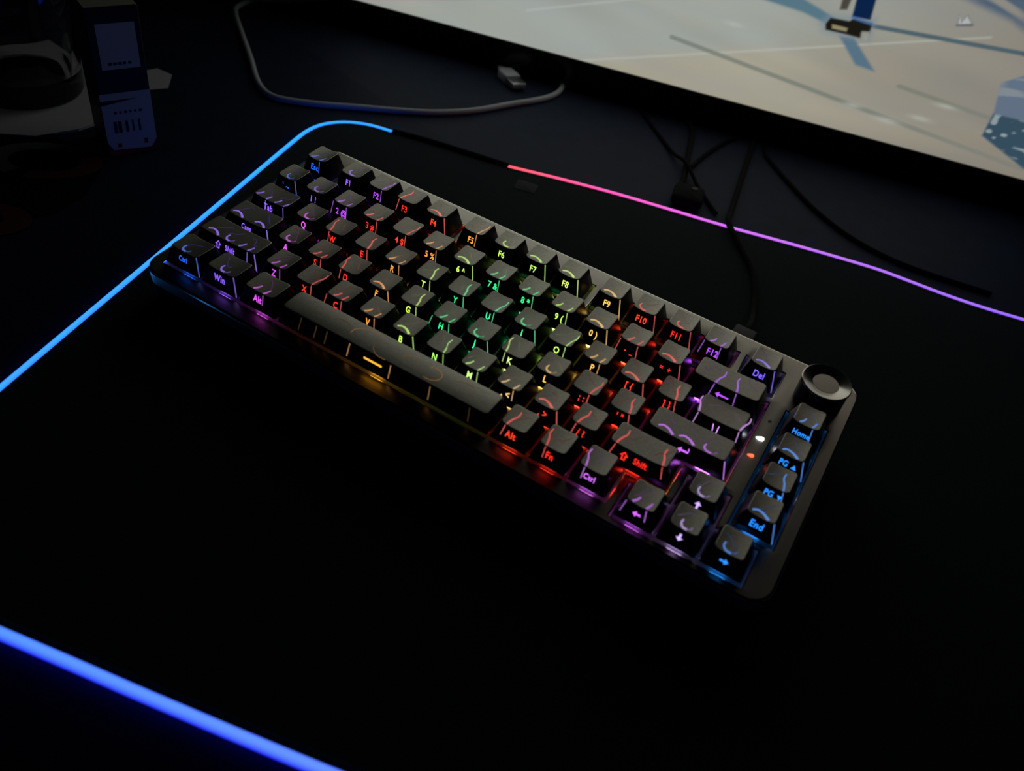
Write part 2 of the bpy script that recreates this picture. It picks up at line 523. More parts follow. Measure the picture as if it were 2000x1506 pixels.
# --- keycaps
ROWZ = {'F': 3.36, 'N': 3.36, 'Q': 1.0, 'A': 0.0, 'Z': 0.95, 'B': 1.15}
ROWT = {'F': -1.0, 'N': -1.0, 'Q': -1.0, 'A': -1.0, 'Z': -2.0, 'B': -2.5}
KB = -8.3                                                 # skirt of the keycaps
class Cap:
    def __init__(s, w, row, convex=False):
        s.w = w; s.row = row; s.convex = convex
        s.bw = w * U / 2 - .5; s.bd = U / 2 - .5
        s.tw = s.bw - 2.95
        s.yf = -s.bd + 2.75; s.yb = s.bd - 1.9             # top rim, front and back
        s.H = ROWZ[row] - KB
        s.tilt = math.tan(math.radians(ROWT[row]))
        s.yc = (s.yf + s.yb) / 2
        if convex:
            s.tw = s.bw - 2.6; s.yf = -s.bd + 2.2
    def ztop(s, x, y):
        z = s.H + (y - s.yc) * s.tilt
        if s.convex:
            return z + 0.45 * (1 - ((y - s.yc) / (s.yb - s.yc)) ** 2) - 0.25
        k = min(1.0, abs(x) / s.tw)
        return z - 0.75 * (1 - k * k)
    def zrim(s, x, y):
        return s.ztop(x, y)
    def loop(s, t, ins=0.0, n=4):
        """rounded rectangle of the body at t (0 skirt .. 1 rim)"""
        hx = s.bw + (s.tw - s.bw) * t
        y0 = -s.bd + (s.yf + s.bd) * t; y1 = s.bd + (s.yb - s.bd) * t
        r = 1.0 + 0.9 * t
        c = t ** 1.15
        pts = []
        base = rrect(-hx + ins, hx - ins, y0 + ins, y1 - ins, max(r - ins, .2), n)
        # add mid points so that the dished rim can bend
        full = []
        m = len(base)
        for i in range(m):
            a, b = base[i], base[(i + 1) % m]
            full.append(a)
            if i % (n + 1) == n:
                k = 6 if abs(b[0] - a[0]) > abs(b[1] - a[1]) else 3
                for q in range(1, k):
                    full.append((a[0] + (b[0] - a[0]) * q / k, a[1] + (b[1] - a[1]) * q / k))
        for x, y in full:
            zt = s.ztop(x, y)
            pts.append((x, y, zt * t))
        return pts
    def mesh(s, name):
        mb = MB()
        L = [s.loop(0), s.loop(.35), s.loop(.7), s.loop(.95)]
        mb.loops(L, False, False, 0)
        rim = s.loop(1.0)
        r0 = [(x, y, z - .18) for x, y, z in rim]
        mb.loops([L[-1], r0], False, False, 0)
        tl = [r0]
        for ins in (.25, .6):
            tl.append([(x, y, s.ztop(x, y)) for x, y, z in s.loop(1.0, ins)])
        last = tl[-1]
        cx, cy = 0.0, s.yc
        for k in (.75, .5, .25):
            tl.append([(cx + (x - cx) * k, cy + (y - cy) * k, s.ztop(cx + (x - cx) * k, cy + (y - cy) * k)) for x, y, z in last])
        mb.loops(tl, False, True, 1)
        me = mb.mesh(name, 38)
        bm = bmesh.new(); bm.from_mesh(me); bmesh.ops.remove_doubles(bm, verts=bm.verts, dist=1e-7); bmesh.ops.recalc_face_normals(bm, faces=bm.faces)
        if sum(f.normal.z for f in bm.faces if f.material_index == 1) < 0:
            bmesh.ops.reverse_faces(bm, faces=bm.faces)
        bm.to_mesh(me); bm.free()
        me.polygons.foreach_set('use_smooth', [True] * len(me.polygons))
        me.set_sharp_from_angle(angle=math.radians(38))
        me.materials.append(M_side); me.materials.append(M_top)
        return me
    # points on the front face: x in mm at the rim, t 0 (rim) .. 1 (skirt)
    def front(s, x, t):
        y = s.yf + (-s.bd - s.yf) * t
        z = s.ztop(x, s.yf) * (1 - t)
        return (x * (1 + t * (s.bw / s.tw - 1) * .6), y, z)
    def fnormal(s):
        H = s.ztop(0, s.yf)
        return V3((0, -H, (s.bd + s.yf))).normalized()
    def corner(s, t, sgn=1):
        x = s.tw + (s.bw - s.tw) * t - .35
        y = s.yf + (-s.bd - s.yf) * t + .35
        return (sgn * x, y, s.ztop(s.tw, s.yf) * (1 - t) )

def text_mesh(txt, size, bold=0.018):
    cu = bpy.data.curves.new('txt', 'FONT')
    cu.body = txt; cu.size = size; cu.align_x = 'CENTER'; cu.align_y = 'CENTER'; cu.offset = bold * size; cu.resolution_u = 3
    cu.space_character = 1.08
    ob = bpy.data.objects.new('txt', cu); COL.objects.link(ob)
    dg = bpy.context.evaluated_depsgraph_get()
    me = bpy.data.meshes.new_from_object(ob.evaluated_get(dg))
    bpy.data.objects.remove(ob); bpy.data.curves.remove(cu)
    vs = [(v.co.x * .86, v.co.y * 1.12, 0) for v in me.vertices]; fs = [tuple(p.vertices) for p in me.polygons]
    bpy.data.meshes.remove(me)
    return vs, fs
def glyph(kind):
    """arrow marks as flat polygons, centred"""
    if kind == 'up': return [(0, 1.7, 0), (1.5, 0, 0), (.45, 0, 0), (.45, -1.9, 0), (-.45, -1.9, 0), (-.45, 0, 0), (-1.5, 0, 0)], [(0, 6, 2), (0, 2, 1), (2, 5, 4, 3)]
    rot = {'down': 180, 'left': 90, 'right': -90}
    v, f = glyph('up')
    a = math.radians(rot[kind])
    return [(x * math.cos(a) - y * math.sin(a), x * math.sin(a) + y * math.cos(a), 0) for x, y, z in v], f
def legend_geo(lg, w):
    sz = 4.3
    if lg in ('up', 'down', 'left', 'right'):
        return glyph(lg)
    if lg == 'backspace':
        v, f = glyph('left')
        v = [(x * 1.0 - 1.5, y, z) for x, y, z in v]; b = len(v)
        return v + [(-.5, .38, 0), (3.2, .38, 0), (3.2, -.38, 0), (-.5, -.38, 0)], f + [(b, b + 1, b + 2, b + 3)]
    if lg == 'enter':
        v, f = glyph('left'); v = [(x - .8, y - .5, z) for x, y, z in v]; b = len(v)
        return v + [(.8, -.05, 0), (2.6, -.05, 0), (2.6, -.9, 0), (.8, -.9, 0), (1.9, 1.5, 0), (2.6, 1.5, 0)], f + [(b, b + 1, b + 2, b + 3), (b + 4, b + 5, b + 1, b + 1 - 0) if False else (b + 4, b + 5, b + 2)]
    if lg == 'space':
        return [(-5, .55, 0), (5, .55, 0), (5, -.55, 0), (-5, -.55, 0)], [(0, 1, 2, 3)]
    if lg == 'shift':
        v, f = text_mesh('Shift', 3.7)
        v = [(x + 2.4, y, z) for x, y, z in v]; b = len(v)
        # outlined arrow
        o_ = [(0, 2.2), (2.0, 0), (.95, 0), (.95, -2.1), (-.95, -2.1), (-.95, 0), (-2.0, 0)]
        i_ = [(0, 1.3), (1.0, .45), (.4, .45), (.4, -1.5), (-.4, -1.5), (-.4, .45), (-1.0, .45)]
        v += [(x - 5.2, y, 0) for x, y in o_] + [(x - 5.2, y, 0) for x, y in i_]
        f = f + [(b + k, b + (k + 1) % 7, b + 7 + (k + 1) % 7, b + 7 + k) for k in range(7)]
        return v, f
    if lg in ('pgup', 'pgdn'):
        v, f = text_mesh('PG', 3.6); v = [(x - 1.3, y, z) for x, y, z in v]; b = len(v)
        s_ = 1 if lg == 'pgup' else -1
        return v + [(2.2, -1.1 * s_, 0), (4.6, -1.1 * s_, 0), (3.4, 1.1 * s_, 0)], f + [(b, b + 1, b + 2)]
    return text_mesh(lg, sz if len(lg) <= 3 else 3.5)

RED, RED2, ORA, YEL, YG, GRN = (255, 44, 30), (255, 62, 34), (255, 158, 52), (255, 200, 92), (200, 255, 96), (46, 250, 140)
VIO, PUR, MAG, BLU, CYB, LAV = (140, 92, 255), (176, 74, 250), (222, 84, 240), (32, 100, 255), (40, 140, 255), (200, 170, 255)
keys = []                                                # (x0 u, width u, row letter, y row, legend, colour)
def rowk(row, y, items):
    for x, w, lg, c in items: keys.append((x, w, row, y, lg, c))
rowk('F', 0, [(0, 1, 'Esc', BLU), (1.25, 1, 'F1', VIO), (2.25, 1, 'F2', PUR), (3.25, 1, 'F3', RED), (4.25, 1, 'F4', RED2), (5.5, 1, 'F5', ORA), (6.5, 1, 'F6', YG), (7.5, 1, 'F7', (190, 250, 110)), (8.5, 1, 'F8', (222, 255, 110)), (9.75, 1, 'F9', YEL), (10.75, 1, 'F10', RED2), (11.75, 1, 'F11', RED), (12.75, 1, 'F12', PUR), (14, 1, 'Del', (124, 96, 255))])
num = ['` ~', '1 !', '2 @', '3 #', '4 $', '5 %', '6 ^', '7 &', '8 *', '9 (', '0 )', '-  _', '=  +']
numc = [BLU, VIO, PUR, RED, RED2, ORA, YG, GRN, GRN, (196, 255, 92), YEL, RED2, RED]
rowk('N', 1.25, [(i, 1, n_, c) for i, (n_, c) in enumerate(zip(num, numc))] + [(13, 2, 'backspace', PUR)])
qc = [MAG, RED, RED, ORA, YG, GRN, (56, 250, 160), (74, 252, 150), (196, 255, 110), (255, 190, 76), RED2, RED]
rowk('Q', 2.25, [(0, 1.5, 'Tab', VIO)] + [(1.5 + i, 1, l, c) for i, (l, c) in enumerate(zip(list('QWERTYUIOP') + ['[ {', '] }'], qc))] + [(13.5, 1.5, '\\ |', (226, 150, 255))])
ac = [MAG, RED, RED, ORA, (214, 255, 92), GRN, (60, 252, 160), (216, 255, 136), YEL, RED2, RED]
rowk('A', 3.25, [(0, 1.75, 'Caps', VIO)] + [(1.75 + i, 1, l, c) for i, (l, c) in enumerate(zip(list('ASDFGHJKL') + ['; :', "' \""], ac))] + [(12.75, 2.25, 'enter', (206, 100, 255))])
zc = [(206, 66, 232), RED, RED, ORA, YG, (176, 255, 110), (196, 255, 130), (255, 206, 130), RED2, RED]
rowk('Z', 4.25, [(0, 2.25, 'shift', VIO)] + [(2.25 + i, 1, l, c) for i, (l, c) in enumerate(zip(list('ZXCVBNM') + [', <', '. >', '/ ?'], zc))] + [(12.25, 1.75, 'shift', RED)])
rowk('Z', 4.5, [(14.25, 1, 'up', LAV)])
rowk('B', 5.25, [(0, 1.25, 'Ctrl', BLU), (1.25, 1.25, 'Win', VIO), (2.5, 1.25, 'Alt', MAG), (3.75, 6.25, 'space', (255, 176, 50)), (10, 1, 'Alt', RED2), (11, 1, 'Fn', RED), (12, 1, 'Ctrl', (216, 110, 255))])
rowk('B', 5.5, [(13.25, 1, 'left', (206, 96, 255)), (14.25, 1, 'down', (206, 176, 255)), (15.25, 1, 'right', CYB)])
rowk('N', 1.25, [(15.5, 1, 'Home', CYB)]); rowk('Q', 2.25, [(15.5, 1, 'pgup', CYB)]); rowk('A', 3.25, [(15.5, 1, 'pgdn', CYB)]); rowk('Z', 4.25, [(15.5, 1, 'End', CYB)])

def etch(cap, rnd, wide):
    """light lines cut into one keycap: arcs on the top that run over the front rim"""
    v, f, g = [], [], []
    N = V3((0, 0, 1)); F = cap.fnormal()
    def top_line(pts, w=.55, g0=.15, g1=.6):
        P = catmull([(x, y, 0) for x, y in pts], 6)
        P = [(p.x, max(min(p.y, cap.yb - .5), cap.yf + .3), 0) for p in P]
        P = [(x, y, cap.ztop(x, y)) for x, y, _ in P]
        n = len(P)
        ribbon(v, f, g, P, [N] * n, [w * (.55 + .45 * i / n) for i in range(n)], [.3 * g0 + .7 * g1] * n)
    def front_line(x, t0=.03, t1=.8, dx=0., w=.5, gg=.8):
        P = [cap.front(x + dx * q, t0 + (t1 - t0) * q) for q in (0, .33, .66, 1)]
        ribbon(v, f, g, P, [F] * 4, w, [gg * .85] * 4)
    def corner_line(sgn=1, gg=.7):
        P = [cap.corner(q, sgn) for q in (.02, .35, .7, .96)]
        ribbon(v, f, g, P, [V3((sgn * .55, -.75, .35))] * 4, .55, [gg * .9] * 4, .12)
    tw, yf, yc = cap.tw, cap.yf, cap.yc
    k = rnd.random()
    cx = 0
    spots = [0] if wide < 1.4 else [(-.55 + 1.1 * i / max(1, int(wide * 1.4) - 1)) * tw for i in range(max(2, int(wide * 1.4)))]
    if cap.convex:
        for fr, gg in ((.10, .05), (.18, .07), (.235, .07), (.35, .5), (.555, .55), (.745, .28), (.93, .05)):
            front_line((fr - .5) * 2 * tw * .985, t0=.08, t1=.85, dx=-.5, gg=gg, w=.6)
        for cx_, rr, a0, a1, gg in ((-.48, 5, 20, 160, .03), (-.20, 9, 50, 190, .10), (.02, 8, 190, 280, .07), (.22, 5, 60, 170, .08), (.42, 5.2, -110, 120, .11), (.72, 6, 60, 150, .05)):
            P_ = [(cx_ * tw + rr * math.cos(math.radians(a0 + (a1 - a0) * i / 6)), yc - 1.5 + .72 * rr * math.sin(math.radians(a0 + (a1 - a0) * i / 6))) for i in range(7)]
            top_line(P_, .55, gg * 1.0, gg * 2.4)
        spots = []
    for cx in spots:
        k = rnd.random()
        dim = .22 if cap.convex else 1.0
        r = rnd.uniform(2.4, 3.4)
        # faint swirl across the top
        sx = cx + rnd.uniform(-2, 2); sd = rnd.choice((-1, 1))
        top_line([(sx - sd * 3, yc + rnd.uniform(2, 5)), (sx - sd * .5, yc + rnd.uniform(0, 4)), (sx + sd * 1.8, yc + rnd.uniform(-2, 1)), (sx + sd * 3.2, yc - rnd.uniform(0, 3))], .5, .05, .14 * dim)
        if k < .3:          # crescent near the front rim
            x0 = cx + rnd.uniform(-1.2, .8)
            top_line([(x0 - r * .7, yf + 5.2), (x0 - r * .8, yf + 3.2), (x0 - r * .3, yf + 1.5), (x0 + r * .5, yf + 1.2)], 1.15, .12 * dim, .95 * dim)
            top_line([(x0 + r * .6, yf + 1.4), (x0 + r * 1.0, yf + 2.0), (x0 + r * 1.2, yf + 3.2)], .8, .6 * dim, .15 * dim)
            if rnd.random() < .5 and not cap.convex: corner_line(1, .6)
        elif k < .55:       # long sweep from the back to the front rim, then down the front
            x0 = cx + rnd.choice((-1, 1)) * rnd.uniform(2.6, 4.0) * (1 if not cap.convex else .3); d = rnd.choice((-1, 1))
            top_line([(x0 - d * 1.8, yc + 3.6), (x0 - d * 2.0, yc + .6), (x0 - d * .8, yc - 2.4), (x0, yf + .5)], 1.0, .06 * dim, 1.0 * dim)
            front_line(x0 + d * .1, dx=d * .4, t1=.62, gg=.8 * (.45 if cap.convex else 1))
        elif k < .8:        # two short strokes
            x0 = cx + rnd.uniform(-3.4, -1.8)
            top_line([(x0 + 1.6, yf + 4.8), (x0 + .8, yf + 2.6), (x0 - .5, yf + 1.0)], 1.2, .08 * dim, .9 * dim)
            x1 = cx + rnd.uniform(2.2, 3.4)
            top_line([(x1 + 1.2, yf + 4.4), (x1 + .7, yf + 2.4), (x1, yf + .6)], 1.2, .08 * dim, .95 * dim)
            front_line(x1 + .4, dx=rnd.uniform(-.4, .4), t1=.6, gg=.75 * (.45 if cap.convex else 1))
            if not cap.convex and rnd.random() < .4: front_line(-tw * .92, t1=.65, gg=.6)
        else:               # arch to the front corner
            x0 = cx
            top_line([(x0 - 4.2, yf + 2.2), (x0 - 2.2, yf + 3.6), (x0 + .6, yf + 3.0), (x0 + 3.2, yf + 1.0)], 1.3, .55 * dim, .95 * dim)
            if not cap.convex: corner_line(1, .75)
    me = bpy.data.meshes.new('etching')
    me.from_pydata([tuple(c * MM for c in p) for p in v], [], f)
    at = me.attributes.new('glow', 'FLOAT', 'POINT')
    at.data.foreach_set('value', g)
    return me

cap_cache = {}
led_mesh = MB().box(-3.2, 3.2, -1.0, 1.0, 0, .5).mesh('backlight_led')
led_mesh.materials.append(E_led)
rnd = random.Random(11)
for x0, w, row, yr, lg, c in keys:
    ck = (w, row)
    if ck not in cap_cache:
        cp = Cap(w, row, lg == 'space')
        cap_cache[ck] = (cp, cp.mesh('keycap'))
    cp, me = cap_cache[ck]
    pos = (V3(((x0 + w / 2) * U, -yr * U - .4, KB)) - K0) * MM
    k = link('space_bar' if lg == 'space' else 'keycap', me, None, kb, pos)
    colr = (*lin(c), 1)
    # legend on the front face
    vs, fs = legend_geo(lg, w)
    F = cp.fnormal(); upv = V3((0, cp.yf + cp.bd, cp.ztop(0, cp.yf))).normalized(); rx = V3((1, 0, 0))
    tt = .40 if lg != 'space' else .42
    org = V3(cp.front(0, tt)) + F * .12
    if lg == 'space': org.x = -3.4
    lm_ = bpy.data.meshes.new('legend')
    lm_.from_pydata([tuple((org + rx * a + upv * b_) * MM) for a, b_, _ in vs], [], fs)
    lo = link('legend', lm_, E_legend, k); lo.color = colr
    eo = link('etching', etch(cp, rnd, w), E_etch, k)
    h = lin(c)
    eo.color = (*[.8 * a + .2 * max(h) * .5 for a in h], 1)
    # lamp on the plate under the key
    n_led = 1 if w < 2 or lg == 'space' else 2
    for q in range(n_led):
        lx = (x0 + w / 2 - (.15 if lg == 'space' else 0) + (0 if n_led == 1 else (q - (n_led - 1) / 2) * (w / n_led))) * U
        l_ = link('backlight_led', led_mesh, None, kb, (V3((lx, -yr * U - 4.4, PLATE)) - K0) * MM)
        l_.color = colr

# --- knob
mb = MB()
kx, ky = 16.0 * U, 0.3
mb.lathe([(11.0, PLATE + 3), (11.2, FT + 1.5), (11.2, 3.2), (11.4, 3.6)], 64, kx, ky, True, False)
knob = kpart('knob', mb, M_knobside, 30, label='round black-sided volume knob with dished metal top')
def ksub(name, mb, mats, parent, smooth=35):
    return link(name, mb.mesh(name, smooth, off=K0), mats, parent)
mb = MB(); mb.lathe([(11.4, 3.6), (11.7, 4.2), (11.6, 4.8), (11.2, 5.1), (6.3, 3.75), (6.1, 3.6)], 64, kx, ky, False, False); ksub('knob_rim', mb, M_knob, knob, 25)
mb = MB(); mb.lathe([(6.15, 3.55), (6.0, 3.7), (3, 3.72), (.5, 3.72)], 48, kx, ky, False, True); ksub('knob_disc', mb, M_frame, knob, 25)
# --- indicator lamps on the strip
def ind(name, ix, iy, colour, strength, shape, label):
    mm_ = bpy.data.materials.new(name + '_light'); mm_.use_nodes = True
    nt = mm_.node_tree; b = nt.nodes['Principled BSDF']
    b.inputs['Base Color'].default_value = (.5, .5, .5, 1); b.inputs['Emission Color'].default_value = (*colour, 1); b.inputs['Emission Strength'].default_value = strength
    mb = MB()
    mb.loops([[(ix + x, iy + y, z) for x, y in shape] for z in (FT - .3, FT + .35)], False, True)
    kpart(name, mb, mm_, None, label=label)
circ = [(.75 * math.cos(a * math.pi / 8), .75 * math.sin(a * math.pi / 8)) for a in range(16)]
drop = [(-1.9, -.5), (-.6, -.95), (.6, -1.05), (1.5, -.6), (1.7, .2), (1.3, .9), (.5, 1.0), (-.4, .5)]
ind('indicator_lamp', 290.4, -25.3, (.75, .8, 1), 0.0, circ, 'small unlit white indicator dot')
ind('indicator_lamp', 290.2, -37.8, (.85, .95, 1), 7.0, drop, 'white glowing indicator lamp')
ind('indicator_lamp', 290.0, -49.8, (1, .09, .03), 3.0, [(x * .8, y * .8) for x, y in drop], 'red glowing indicator lamp')

# ------------------------------------------------------------------ monitor
SV = 281.0; SB = 21.7
BZ = 21.2                                                  # height of the lower bezel
SU0, SU1, SH = -106.0, 491.0, 336.0
MO = V3(((SU0 + SU1) / 2, SV + 100, -4))
mon = tag(empty('monitor', W(*MO)), 'large flat monitor showing a pale sandy game scene, black lower bezel', 'monitor')
def mpart(name, mb, mats, smooth=30):
    return link(name, mb.mesh(name, smooth, off=MO), mats, mon)
mb = MB()
mb.loops([[(x, y, z) for y, z in ((SV - 1.6, SB), (SV - 1.6, SB - BZ + 3.2), (SV - .8, SB - BZ + 1.0), (SV + 1.4, SB - BZ), (SV + 14, SB - BZ), (SV + 14, SB))] for x in (SU0 - 8, SU1 + 8)]); mb.box(SU0 - 8, SU1 + 8, SV - 1.6, SV + 14, SB + SH, SB + SH + 8)
mb.box(SU0 - 8, SU0, SV - 1.6, SV + 14, SB, SB + SH); mb.box(SU1, SU1 + 8, SV - 1.6, SV + 14, SB, SB + SH)
mpart('bezel', mb, M_bezel)
mb = MB()
mb.loops([[(x, y, z) for x, z in rrect(SU0 - 8 + i, SU1 + 8 - i, SB - BZ + i, SB + SH + 8 - i, 6, 4)] for i, y in ((0, SV + 14), (0, SV + 22), (60, SV + 48))])
mpart('back_shell', mb, M_black)
cxm = (SU0 + SU1) / 2
mb = MB(); rbox(mb, cxm - 30, cxm + 30, SV + 90, SV + 110, -1, 280, r=6, b=1); mb.box(cxm - 40, cxm + 40, SV + 40, SV + 92, 180, 260); mpart('stand_neck', mb, M_black)
mb = MB(); rbox(mb, cxm - 120, cxm + 120, SV + 60, SV + 200, -4, 4, r=12, b=2); mpart('stand_base', mb, M_black)
# the picture on the panel, computed on a fine grid of the panel (mm along the panel, mm above the pad)
nx, nz = 640, 240
gx = np.linspace(SU0, SU1, nx)
gz = np.concatenate([np.linspace(SB, SB + 135, 170), np.linspace(SB + 135, SB + SH, 61)[1:]])
nz = len(gz)
PX, PZ = np.meshgrid(gx, gz)
PS = 1.0981                                               # the picture is laid out on a unit grid and enlarged to the panel
GX, GZ = 207.5 + (PX - 207.5) / PS, 282.8 + (PZ - 282.8) / PS
def L_(c): return np.array(lin(c))
def sm(x, a, b):
    t = np.clip((x - a) / (b - a), 0, 1); return t * t * (3 - 2 * t)
rngp = np.random.RandomState(3)
def vnoise(x, z, sx, sz, seed):
    r = np.random.RandomState(seed).rand(64, 64)
    a = x / sx; b = z / sz
    i = np.floor(a).astype(int); j = np.floor(b).astype(int)
    fa = a - i; fb = b - j
    fa = fa * fa * (3 - 2 * fa); fb = fb * fb * (3 - 2 * fb)
    g = lambda p, q: r[(i + p) % 64, (j + q) % 64]
    return (g(0, 0) * (1 - fa) + g(1, 0) * fa) * (1 - fb) + (g(0, 1) * (1 - fa) + g(1, 1) * fa) * fb
def seg_d(x0, z0, x1, z1):
    dx, dz = x1 - x0, z1 - z0; l2 = dx * dx + dz * dz
    t = np.clip(((GX - x0) * dx + (GZ - z0) * dz) / l2, 0, 1)
    return np.hypot(GX - x0 - t * dx, GZ - z0 - t * dz), t
def poly_mask(P, soft=.8):
    P = [np.array(p, float) for p in P]
    inside = np.zeros(GX.shape, bool); dist = np.full(GX.shape, 1e9)
    n = len(P)
    for i in range(n):
        a, b = P[i], P[(i + 1) % n]
        cond = ((a[1] > GZ) != (b[1] > GZ))
        with np.errstate(divide='ignore', invalid='ignore'):
            xi = (b[0] - a[0]) * (GZ - a[1]) / (b[1] - a[1] + 1e-12) + a[0]
        inside ^= cond & (GX < xi)
        d, _ = seg_d(a[0], a[1], b[0], b[1]); dist = np.minimum(dist, d)
    sd = np.where(inside, -dist, dist)
    return 1 - sm(sd, -soft, soft)
img = np.zeros((*GX.shape, 3))
lowc, upc, rightc = L_((162, 158, 143)), L_((155, 160, 153)), L_((134, 130, 122))
t = sm(GZ - (GX - 130) * .33, 45, 62)[..., None]
img[:] = lowc * (1 - t) + upc * t
t = sm(GX, 200, 420)[..., None]
img = img * (1 - t) + (rightc * (1 - .25 * sm(GZ, 110, 60)[..., None]) + L_((146, 136, 116)) * .25 * sm(GZ, 110, 60)[..., None]) * t
img *= (0.93 + .14 * vnoise(GX + GZ * 2.5, GZ, 50, 14, 5))[..., None]
img *= (1 + (vnoise(GX, GZ, 35, 9, 8)[..., None] - .5) * np.array([.06, .02, -.06]))
def over(mask, c, a=1.0):
    global img
    k = (mask * a)[..., None]; img = img * (1 - k) + L_(c) * k
def line(p, q, w, c, a=1.0, fade=0., soft=1.0):
    d, t = seg_d(*p, *q)
    over((1 - sm(d, w / 2 - soft * .5, w / 2 + soft)) * (1 - fade * sm(t, .5, 1)), c, a)
line((100, 43), (362, 126.8), .8, (180, 184, 176), .6, .2)
line((60, 70), (262, 140), 1.0, (178, 182, 176), .5)
line((166, 77.5), (421.9, 51.7), 2.4, (112, 120, 112), .8, .45)
line((289.7, 116.2), (385.3, 122.3), 2.2, (70, 92, 102), .95)
line((385.3, 122.3), (479, 128), 2.2, (70, 92, 102), .95)
line((322.8, 84.1), (385.2, 78.9), 2.2, (118, 122, 112), .8, .2)
over(poly_mask([(205, 116.5), (240, 123), (262.6, 116.6), (273, 113.5), (261.2, 111.0), (246.1, 114)], 1.2), (80, 114, 130), .95)
over(poly_mask([(273.4, 105.5), (283, 106.5), (304.5, 89.1), (290.7, 90.2)], 1.2), (80, 110, 130), .95)
over(poly_mask([(258, 110), (262, 117), (292, 122), (294, 106), (276, 105), (262, 105)], 3), (120, 134, 146), .55)
over(poly_mask([(266.1, 132), (272.2, 132), (272.0, 122.0), (267.4, 121.0)], .9), (52, 48, 38), .9)
over(poly_mask([(274.3, 134), (286.3, 135), (288.4, 119.5), (276.5, 118.5)], .7), (10, 34, 70))
over(poly_mask([(262.2, 110.4), (263.9, 115.0), (276.2, 115.8), (278.0, 118.2), (290.2, 118.0), (291.3, 111.6), (288.5, 107.2), (276.4, 107.3), (263.6, 107.0)], .7), (26, 24, 18))
over(poly_mask([(266.4, 111.3), (276.6, 111.3), (276.8, 109.2), (267.4, 108.8)], .6), (150, 140, 108), .9)
over(poly_mask([(286, 111.5), (291, 112.5), (291, 107), (287, 107)], .8), (150, 152, 140), .9)
line((277, 118.4), (290, 117.4), 1.3, (70, 110, 160), .8)
# blue-grey block at the right and the sky patch in the upper right corner
blk = [(381.5, 102.1), (392.1, 109.7), (470, 118), (479, 40), (423.4, 52.2), (387.5, 66.5), (386.9, 82.3)]
over(poly_mask(blk, .9), (96, 112, 130))
st = vnoise(GX + GZ * 1.4, GZ - GX * .2, 26, 2.6, 21)
over(poly_mask(blk, .9) * sm(st, .55, .8), (138, 144, 148), .7)
low = [(386.9, 82.3), (479, 84), (479, 40), (423.4, 52.2), (387.5, 66.5)]
over(poly_mask(low, .9), (52, 76, 92))
over(poly_mask(low, .9) * sm(vnoise(GX, GZ, 5, 3.2, 31), .68, .86), (150, 165, 168), .8)
sky = poly_mask([(330, 146), (368.6, 139), (378.3, 135.1), (420, 128), (479, 140), (479, 175), (330, 175)], 3)
over(sky * sm(vnoise(GX, GZ + GX * .3, 40, 5, 41), .15, .6), (72, 92, 112), .95)
over(poly_mask([(338.0, 135.4), (341.6, 131.6), (342.9, 136.4), (349.0, 131.4), (339.4, 128.4)], .5), (120, 122, 120), .8)
over(poly_mask([(338.8, 134.4), (341.6, 130.6), (343.0, 135.2), (347.2, 131.9), (340.2, 129.6)], .4), (172, 176, 180))
line((339.6, 128.9), (348.4, 131.0), .6, (70, 78, 84), .8)
for cx_, cz_, rx_, rz_ in ((325, 60, 9, 2.0), (345, 67, 7, 1.6), (300, 64, 6, 1.6), (357, 79, 7, 1.5), (205, 96, 6, 1.5)):
    over(np.exp(-(((GX - cx_) / rx_) ** 2 + ((GZ - cz_) / rz_) ** 2)), (178, 182, 172), .55)
# upper part of the panel, above the frame of the photograph: the same pale ground going on
img = np.clip(img, 0, 1)
verts = np.stack([PX.ravel(), np.full(PX.size, SV), PZ.ravel()], 1)
idx = np.arange(nx * nz).reshape(nz, nx)
quads = np.stack([idx[:-1, :-1].ravel(), idx[:-1, 1:].ravel(), idx[1:, 1:].ravel(), idx[1:, :-1].ravel()], 1)
me = bpy.data.meshes.new('screen')
me.from_pydata(((verts - np.array(MO)) * MM).tolist(), [], quads.tolist())
at = me.attributes.new('col', 'FLOAT_COLOR', 'POINT')
at.data.foreach_set('color', np.concatenate([img.reshape(-1, 3), np.ones((nx * nz, 1))], 1).astype(np.float32).ravel())
link('screen', me, E_screen, mon)

# ------------------------------------------------------------------ cables
def cable(name, pts, r, mats, label, cat, base=None):
    P = catmull(pts, 8)
    b = V3(base or pts[0])
    mb = MB(); mb.tube(P, r, 12)
    o = link(name, mb.mesh(name, 60, off=b), mats, None, W(*b))
    return tag(o, label, cat) if label else o
# white charging cable on the desk behind the pad
wr = 2.15
cable('charging_cable', [(-150, 330, DZ + wr), (-175, 300, DZ + wr), (-197, 282.5, DZ + wr), (-201, 262, DZ + wr), (-195.3, 246.1, DZ + wr), (-168, 210, DZ + wr), (-139.4, 173.3, DZ + wr), (-120, 147, DZ + wr), (-107.1, 133, DZ + wr), (-96, 126.5, DZ + wr), (-84, 126.5, DZ + wr),
       (-62, 134, DZ + wr), (-36.6, 145.9, DZ + wr), (-10, 158, DZ + wr), (14.0, 171.1, DZ + wr), (38, 192, DZ + wr), (59.5, 220.5, DZ + wr), (72, 236, DZ + wr), (81, 250, DZ + wr), (85.5, 264, DZ + wr), (85.4, 279.6, DZ + wr), (80, 300, DZ + wr), (70, 325, DZ + wr)],
      wr, M_cable_white, 'white round cable looping over the desk behind the blue pad corner', 'cable')
